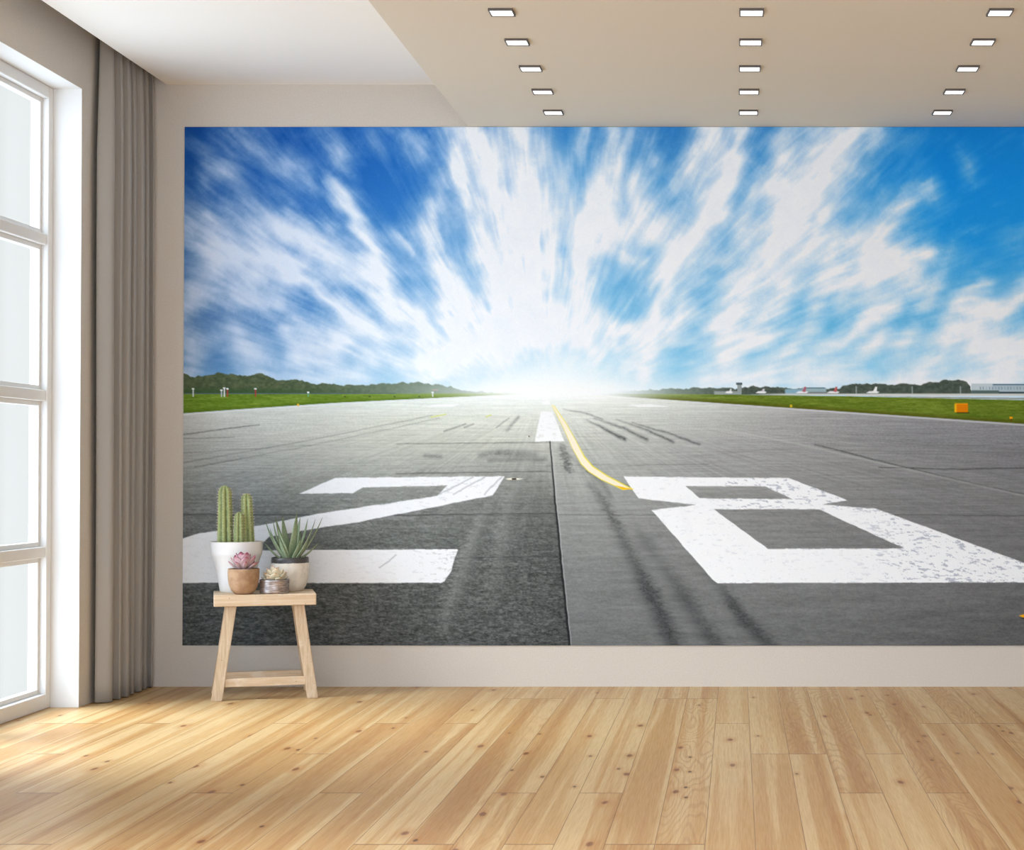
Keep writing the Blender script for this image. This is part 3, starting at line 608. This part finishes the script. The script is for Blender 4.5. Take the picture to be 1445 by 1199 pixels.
def leg(sx_, sy_):
    bm = bmesh.new(); w_ = .047; d_ = .036
    top = Vector((sx_ * .143, sy_ * .105, SH - STH)); bot = Vector((sx_ * .202, sy_ * .135, 0))
    vs = []
    for c_ in (bot, top):
        for a, b in ((-1, -1), (1, -1), (1, 1), (-1, 1)): vs.append(bm.verts.new((c_.x + a * w_ / 2, c_.y + b * d_ / 2, c_.z)))
    for f in ((0, 1, 2, 3), (7, 6, 5, 4), (0, 4, 5, 1), (1, 5, 6, 2), (2, 6, 7, 3), (3, 7, 4, 0)): bm.faces.new([vs[i] for i in f])
    bmesh.ops.bevel(bm, geom=list(bm.edges), offset=.003, segments=2, affect='EDGES')
    finish('leg', bm, m_wz, stool)
for sx_ in (-1, 1):
    for sy_ in (-1, 1): leg(sx_, sy_)
for sy_ in (-1, 1):
    zc = .076; t = zc / (SH - STH); yy = sy_ * (.135 - .03 * t); xx = .202 - .059 * t - .0225
    bm = bmesh.new(); box(bm, -xx, xx, yy - .011, yy + .011, zc - .018, zc + .018, .002, 1); finish('stretcher', bm, m_wx, stool)

# ------------------------------------------------------------------ pots and succulents
def at(lx, ly):                             # seat coordinates to room coordinates
    return (stool.location.x + lx * math.cos(yaw) - ly * math.sin(yaw), stool.location.y + lx * math.sin(yaw) + ly * math.cos(yaw), SH)
def pot(name, prof, m, parent, n_=56): bm = bmesh.new(); lathe(bm, prof, n_); return finish(name, bm, m, parent, auto=50)
m_soil = mat('potting_soil', srgb(92, 72, 56), .95); n = N(m_soil); p, *_ = n.pos(True); g = n.noise(p, 220, 3); n.put(n.b.inputs['Base Color'], n.mix(g, srgb(52, 40, 32), srgb(128, 108, 88))); n.bump(g, .8, .004)
def soil(r, z, parent): bm = bmesh.new(); lathe(bm, [(0, z - .012), (r, z - .012), (r, z - .002), (r * .6, z + .001), (0, z + .002)], 40); return finish('soil', bm, m_soil, parent, smooth=True)

# cactus
cac = thing('potted_cactus', 'three-column green cactus in the tall white tapered pot on the stool', 'potted plant', at(-.118, .078), yaw)
m_white = mat('white_ceramic', srgb(238, 232, 226), .5, spec=.35); n = N(m_white); p, x, y, z = n.pos(True); n.put(n.b.inputs['Base Color'], n.mix(n.rng(n.noise(p, 9, 3), .35, .7, 0, .6), srgb(240, 234, 228), srgb(224, 214, 206)))
pot('pot', [(0, 0), (.069, 0), (.072, .004), (.0785, .045), (.092, .115), (.1045, .158), (.110, .166), (.1105, .175), (.1135, .216), (.1135, .222), (.108, .223), (.105, .205), (.088, .12), (.07, .06), (0, .055)], m_white, cac)
soil(.104, .205, cac)
m_cac = mat('cactus_skin', rough=.55); n = N(m_cac); ca = n.new('ShaderNodeAttribute', attribute_name='rib'); p, *_ = n.pos(True)
q = n.noise(p, 70, 3); cc = n.mix(ca.outputs['Fac'], srgb(96, 108, 62), srgb(160, 168, 106)); n.put(n.b.inputs['Base Color'], n.mix(n.rng(q, .4, .7, 0, .5), cc, srgb(176, 182, 118)))
m_spine = mat('cactus_spines', srgb(226, 204, 180), .6)
def cactus(cx, cy, r, h, ribs, tilt=0):
    z0 = .19; bm = bmesh.new(); ns = ribs * 8; nz = 40; rows = []; la = bm.verts.layers.float.new('rib')
    for i in range(nz + 1):
        t = i / nz; z_ = z0 + h * t
        env = (1.0 - .24 * t) 
        cap = math.sqrt(max(0, 1 - max(0, (t * h - (h - r * 1.0)) / (r * 1.0)) ** 2))
        row = []
        for k in range(ns):
            a = 2 * math.pi * k / ns; rb = abs(math.cos(a * ribs / 2)) ** .8
            rr = r * env * max(cap, .02) * (.66 + .34 * rb)
            v_ = bm.verts.new((cx + rr * math.cos(a) + tilt * t, cy + rr * math.sin(a), z_)); v_[la] = rb; row.append(v_)
        rows.append(row)
    for a, b in zip(rows, rows[1:]):
        for k in range(ns): bm.faces.new((a[k], a[(k + 1) % ns], b[(k + 1) % ns], b[k]))
    bm.faces.new(rows[-1]); bm.faces.new(rows[0][::-1])
    stem = finish('cactus_stem', bm, m_cac, cac, smooth=True)
    bm = bmesh.new(); rg = random.Random(int(h * 1000))
    for j in range(ribs):
        a = 2 * math.pi * j / ribs; z_ = z0 + .03
        while z_ < z0 + h - .004:
            t = (z_ - z0) / h; env = (1.0 - .24 * t); cap = math.sqrt(max(0, 1 - max(0, (t * h - (h - r)) / r) ** 2))
            rr = r * env * max(cap, .1); base = Vector((cx + rr * math.cos(a) + tilt * t, cy + rr * math.sin(a), z_)); out = Vector((math.cos(a), math.sin(a), .15))
            for s_ in range(5):
                d = (out + Vector((rg.uniform(-.8, .8), rg.uniform(-.8, .8), rg.uniform(-.7, .7)))).normalized(); ln = rg.uniform(.006, .011); u_ = d.orthogonal().normalized() * .0008; w_ = d.cross(u_).normalized() * .0008
                b3 = [bm.verts.new(base - d * .001 + e_) for e_ in (u_, -u_ * .5 + w_ * .87, -u_ * .5 - w_ * .87)]; tip = bm.verts.new(base + d * ln)
                for k in range(3): bm.faces.new((b3[k], b3[(k + 1) % 3], tip))
            z_ += .0125
    finish('spines', bm, m_spine, stem)
cactus(-.049, 0, .0375, .283, 7, -.004); cactus(.009, -.028, .025, .165, 6); cactus(.049, .012, .030, .247, 6, -.008)

# leaves for the rosettes
def leafmesh(bm, la, base, az, elev, length, width, thick, bend, prof, cup=.25, ns=14, seg=10):
    """a fleshy leaf: rings along a bending spine, flattened and cupped in section"""
    pos = Vector(base); e = elev; rings = []; side = Vector((-math.sin(az), math.cos(az), 0))
    for i in range(ns + 1):
        t = i / ns; d = Vector((math.cos(az) * math.cos(e), math.sin(az) * math.cos(e), math.sin(e))); up = side.cross(d) * -1
        wv = width * prof(t); th_ = thick * (prof(t) ** .7) * (1 - .35 * t)
        ring = []
        for k in range(seg):
            a = 2 * math.pi * k / seg; sx_ = math.cos(a) * wv / 2; sz_ = math.sin(a) * th_ / 2 + cup * wv * (math.cos(a) ** 2) * .5
            v_ = bm.verts.new(pos + side * sx_ + up * sz_); v_[la] = t * .999; ring.append(v_)
        rings.append(ring); pos = pos + d * (length / ns); e += bend / ns
    for a, b in zip(rings, rings[1:]):
        for k in range(seg): bm.faces.new((a[k], a[(k + 1) % seg], b[(k + 1) % seg], b[k]))
    bm.faces.new(rings[0][::-1]); bm.faces.new(rings[-1])
def leafmat(name, stops, speck=None, rough=.5):
    m = mat(name, rough=rough, spec=.35); n = N(m); a = n.new('ShaderNodeAttribute', attribute_name='along'); c = n.ramp(a.outputs['Fac'], stops)
    if speck: p, *_ = n.pos(True); c = n.mix(n.rng(n.noise(p, 260, 2), .52, .7, 0, .55), c, speck)
    n.put(n.b.inputs['Base Color'], c); return m
# aloe
aloe = thing('potted_aloe', 'spiky green aloe in the cream pot with a charcoal rim, right end of the stool', 'potted plant', at(.112, .062), yaw)
m_cream = mat('glazed_cream_pot', rough=.35, spec=.45); n = N(m_cream); p, x, y, z = n.pos(True)
zz = n.m('ADD', z, n.m('MULTIPLY', n.m('SUBTRACT', n.noise(p, 60, 3), .5), .006))
c = n.mix(n.rng(n.noise(p, 40, 4), .4, .7, 0, .5), srgb(232, 222, 206), srgb(204, 190, 172)); c = n.mix(n.rng(z, .03, .0, 0, .4), c, srgb(190, 170, 150)); c = n.mix(n.rng(zz, .1245, .1265), c, srgb(70, 66, 64))
n.put(n.b.inputs['Base Color'], c)
pot('pot', [(0, 0), (.052, 0), (.058, .003), (.070, .022), (.079, .05), (.084, .085), (.085, .115), (.082, .128), (.0825, .136), (.0815, .148), (.079, .1505), (.076, .148), (.076, .13), (.06, .06), (0, .05)], m_cream, aloe)
soil(.075, .14, aloe)
bm = bmesh.new(); la = bm.verts.layers.float.new('along'); rg = random.Random(12)
pa = lambda t: (.62 + 1.8 * t if t < .2 else max(.04, .97 * (1 - ((t - .2) / .8) ** 1.7) + .02)) if t < 1 else .03
spec = [(0, 88, 0, .030), (-14, 84, .01, .027), (17, 84, .01, .026), (-30, 80, -.01, .027), (33, 78, -.01, .026)]
# (image-plane lean in degrees, length, depth offset, width)
for lean, ln, dep_, wd in ((2,.225,-.004,.054),(-5,.212,.014,.046),(-13,.165,-.02,.050),(-19,.20,.006,.044),(-12,.215,.022,.038),(-27,.17,-.012,.044),(-27,.215,.010,.036),(-46,.13,-.006,.032),
                           (9,.205,.022,.038),(14,.15,.026,.032),(20,.205,.012,.042),(27,.215,-.002,.040),(30,.15,-.024,.038),(33,.235,.006,.034),(50,.14,-.004,.03),(-20,.13,-.026,.038),(16,.12,-.028,.036)):
    # lean in the plane facing the room; front leaves tip forward
    x0 = math.sin(R(lean)) * .026; dx = math.sin(R(lean)); dy = dep_ * 8; az = math.atan2(dy, dx) if abs(dx) + abs(dy) > .02 else -1.57
    hor = math.hypot(dx, dy * .6); el = math.atan2(math.cos(R(lean)), hor)
    leafmesh(bm, la, (x0 + math.cos(az) * .004, dep_ * .8, .130), az, el - .18, ln, wd, .012, .42 if abs(lean) > 18 else .16, pa, .14)
finish('leaves', bm, leafmat('aloe_leaf', [(0, srgb(128, 144, 108)), (.5, srgb(146, 160, 126)), (.85, srgb(118, 134, 98)), (1, srgb(92, 88, 58))], srgb(196, 206, 172)), aloe, smooth=True)

# pink echeveria
def rosette(parent, z0, rows, prof, m, seed, name='leaves', cup=.3, bend=.5):
    bm = bmesh.new(); la = bm.verts.layers.float.new('along'); rg = random.Random(seed); off = 0
    for nn, el, ln, wd, th_, r0 in rows:
        for k in range(nn):
            az = off + 2 * math.pi * k / nn + rg.uniform(-.06, .06)
            leafmesh(bm, la, (math.cos(az) * r0, math.sin(az) * r0, z0), az, R(el) + rg.uniform(-.05, .05), ln * rg.uniform(.94, 1.05), wd, th_, bend, prof, cup)
        off += math.pi / nn * 1.15
    return finish(name, bm, m, parent, smooth=True)
ech = thing('potted_echeveria', 'pink rosette succulent in the round tan clay pot at the front of the stool', 'potted plant', at(-.091, -.098), yaw)
m_tan = mat('tan_clay', srgb(170, 134, 104), .75, spec=.25); n = N(m_tan); p, x, y, z = n.pos(True); n.put(n.b.inputs['Base Color'], n.mix(n.rng(n.noise(p, 30, 3), .35, .7), srgb(160, 124, 94), srgb(180, 146, 114)))
pot('pot', [(0, 0), (.033, 0), (.038, .002), (.052, .016), (.061, .038), (.0655, .065), (.067, .095), (.0665, .109), (.065, .111), (.063, .109), (.062, .09), (.05, .04), (0, .03)], m_tan, ech)
soil(.062, .103, ech)
pe = lambda t: max(.03, (.45 + 1.0 * (t / .6) ** 1.2 * .55) if t < .6 else 1.0 * (1 - ((t - .6) / .4) ** 2.6))
m_pink = leafmat('pink_succulent_leaf', [(0, srgb(176, 150, 146)), (.6, srgb(202, 172, 170)), (.86, srgb(192, 146, 150)), (.96, srgb(160, 72, 96)), (1, srgb(140, 40, 70))])
rosette(ech, .100, [(9, 20, .076, .024, .006, .006), (7, 38, .084, .044, .006, .005), (6, 58, .084, .052, .007, .004), (4, 74, .068, .040, .007, .003), (2, 84, .050, .024, .007, .001)], pe, m_pink, 3, bend=.55)

# cream succulent in a tin
gho = thing('potted_succulent', 'cream succulent with orange leaf tips in the low grey metal pot', 'potted plant', at(.040, -.085), yaw)
m_tin = mat('tarnished_metal', rough=.4, metal=.75); n = N(m_tin); p, x, y, z = n.pos(True); g = n.noise(n.vec(n.m('MULTIPLY', x, 30.0), n.m('MULTIPLY', y, 30.0), n.m('MULTIPLY', z, 160.0)), 1, 4, .6)
n.put(n.b.inputs['Base Color'], n.ramp(g, [(.3, srgb(120, 108, 104)), (.55, srgb(176, 162, 156)), (.75, srgb(214, 202, 196))])); n.put(n.b.inputs['Roughness'], n.rng(g, .3, .7, .5, .3))
pot('pot', [(0, 0), (.060, 0), (.0625, .0025), (.0635, .01), (.063, .03), (.0635, .052), (.0645, .056), (.0635, .0605), (.061, .0605), (.0605, .05), (.058, .02), (0, .015)], m_tin, gho)
soil(.060, .054, gho)
pg_ = lambda t: max(.04, (.5 + .77 * t) if t < .65 else 1.0 * (1 - ((t - .65) / .35) ** 2.0))
m_gho = leafmat('cream_succulent_leaf', [(0, srgb(188, 180, 150)), (.6, srgb(222, 212, 184)), (.93, srgb(216, 196, 164)), (.975, srgb(206, 120, 66)), (1, srgb(180, 84, 44))])
rosette(gho, .050, [(6, 18, .054, .042, .013, .010), (6, 36, .062, .044, .014, .008), (5, 54, .068, .044, .014, .006), (3, 70, .072, .038, .013, .004), (1, 84, .066, .028, .012, .002)], pg_, m_gho, 9, cup=.12, bend=.35)
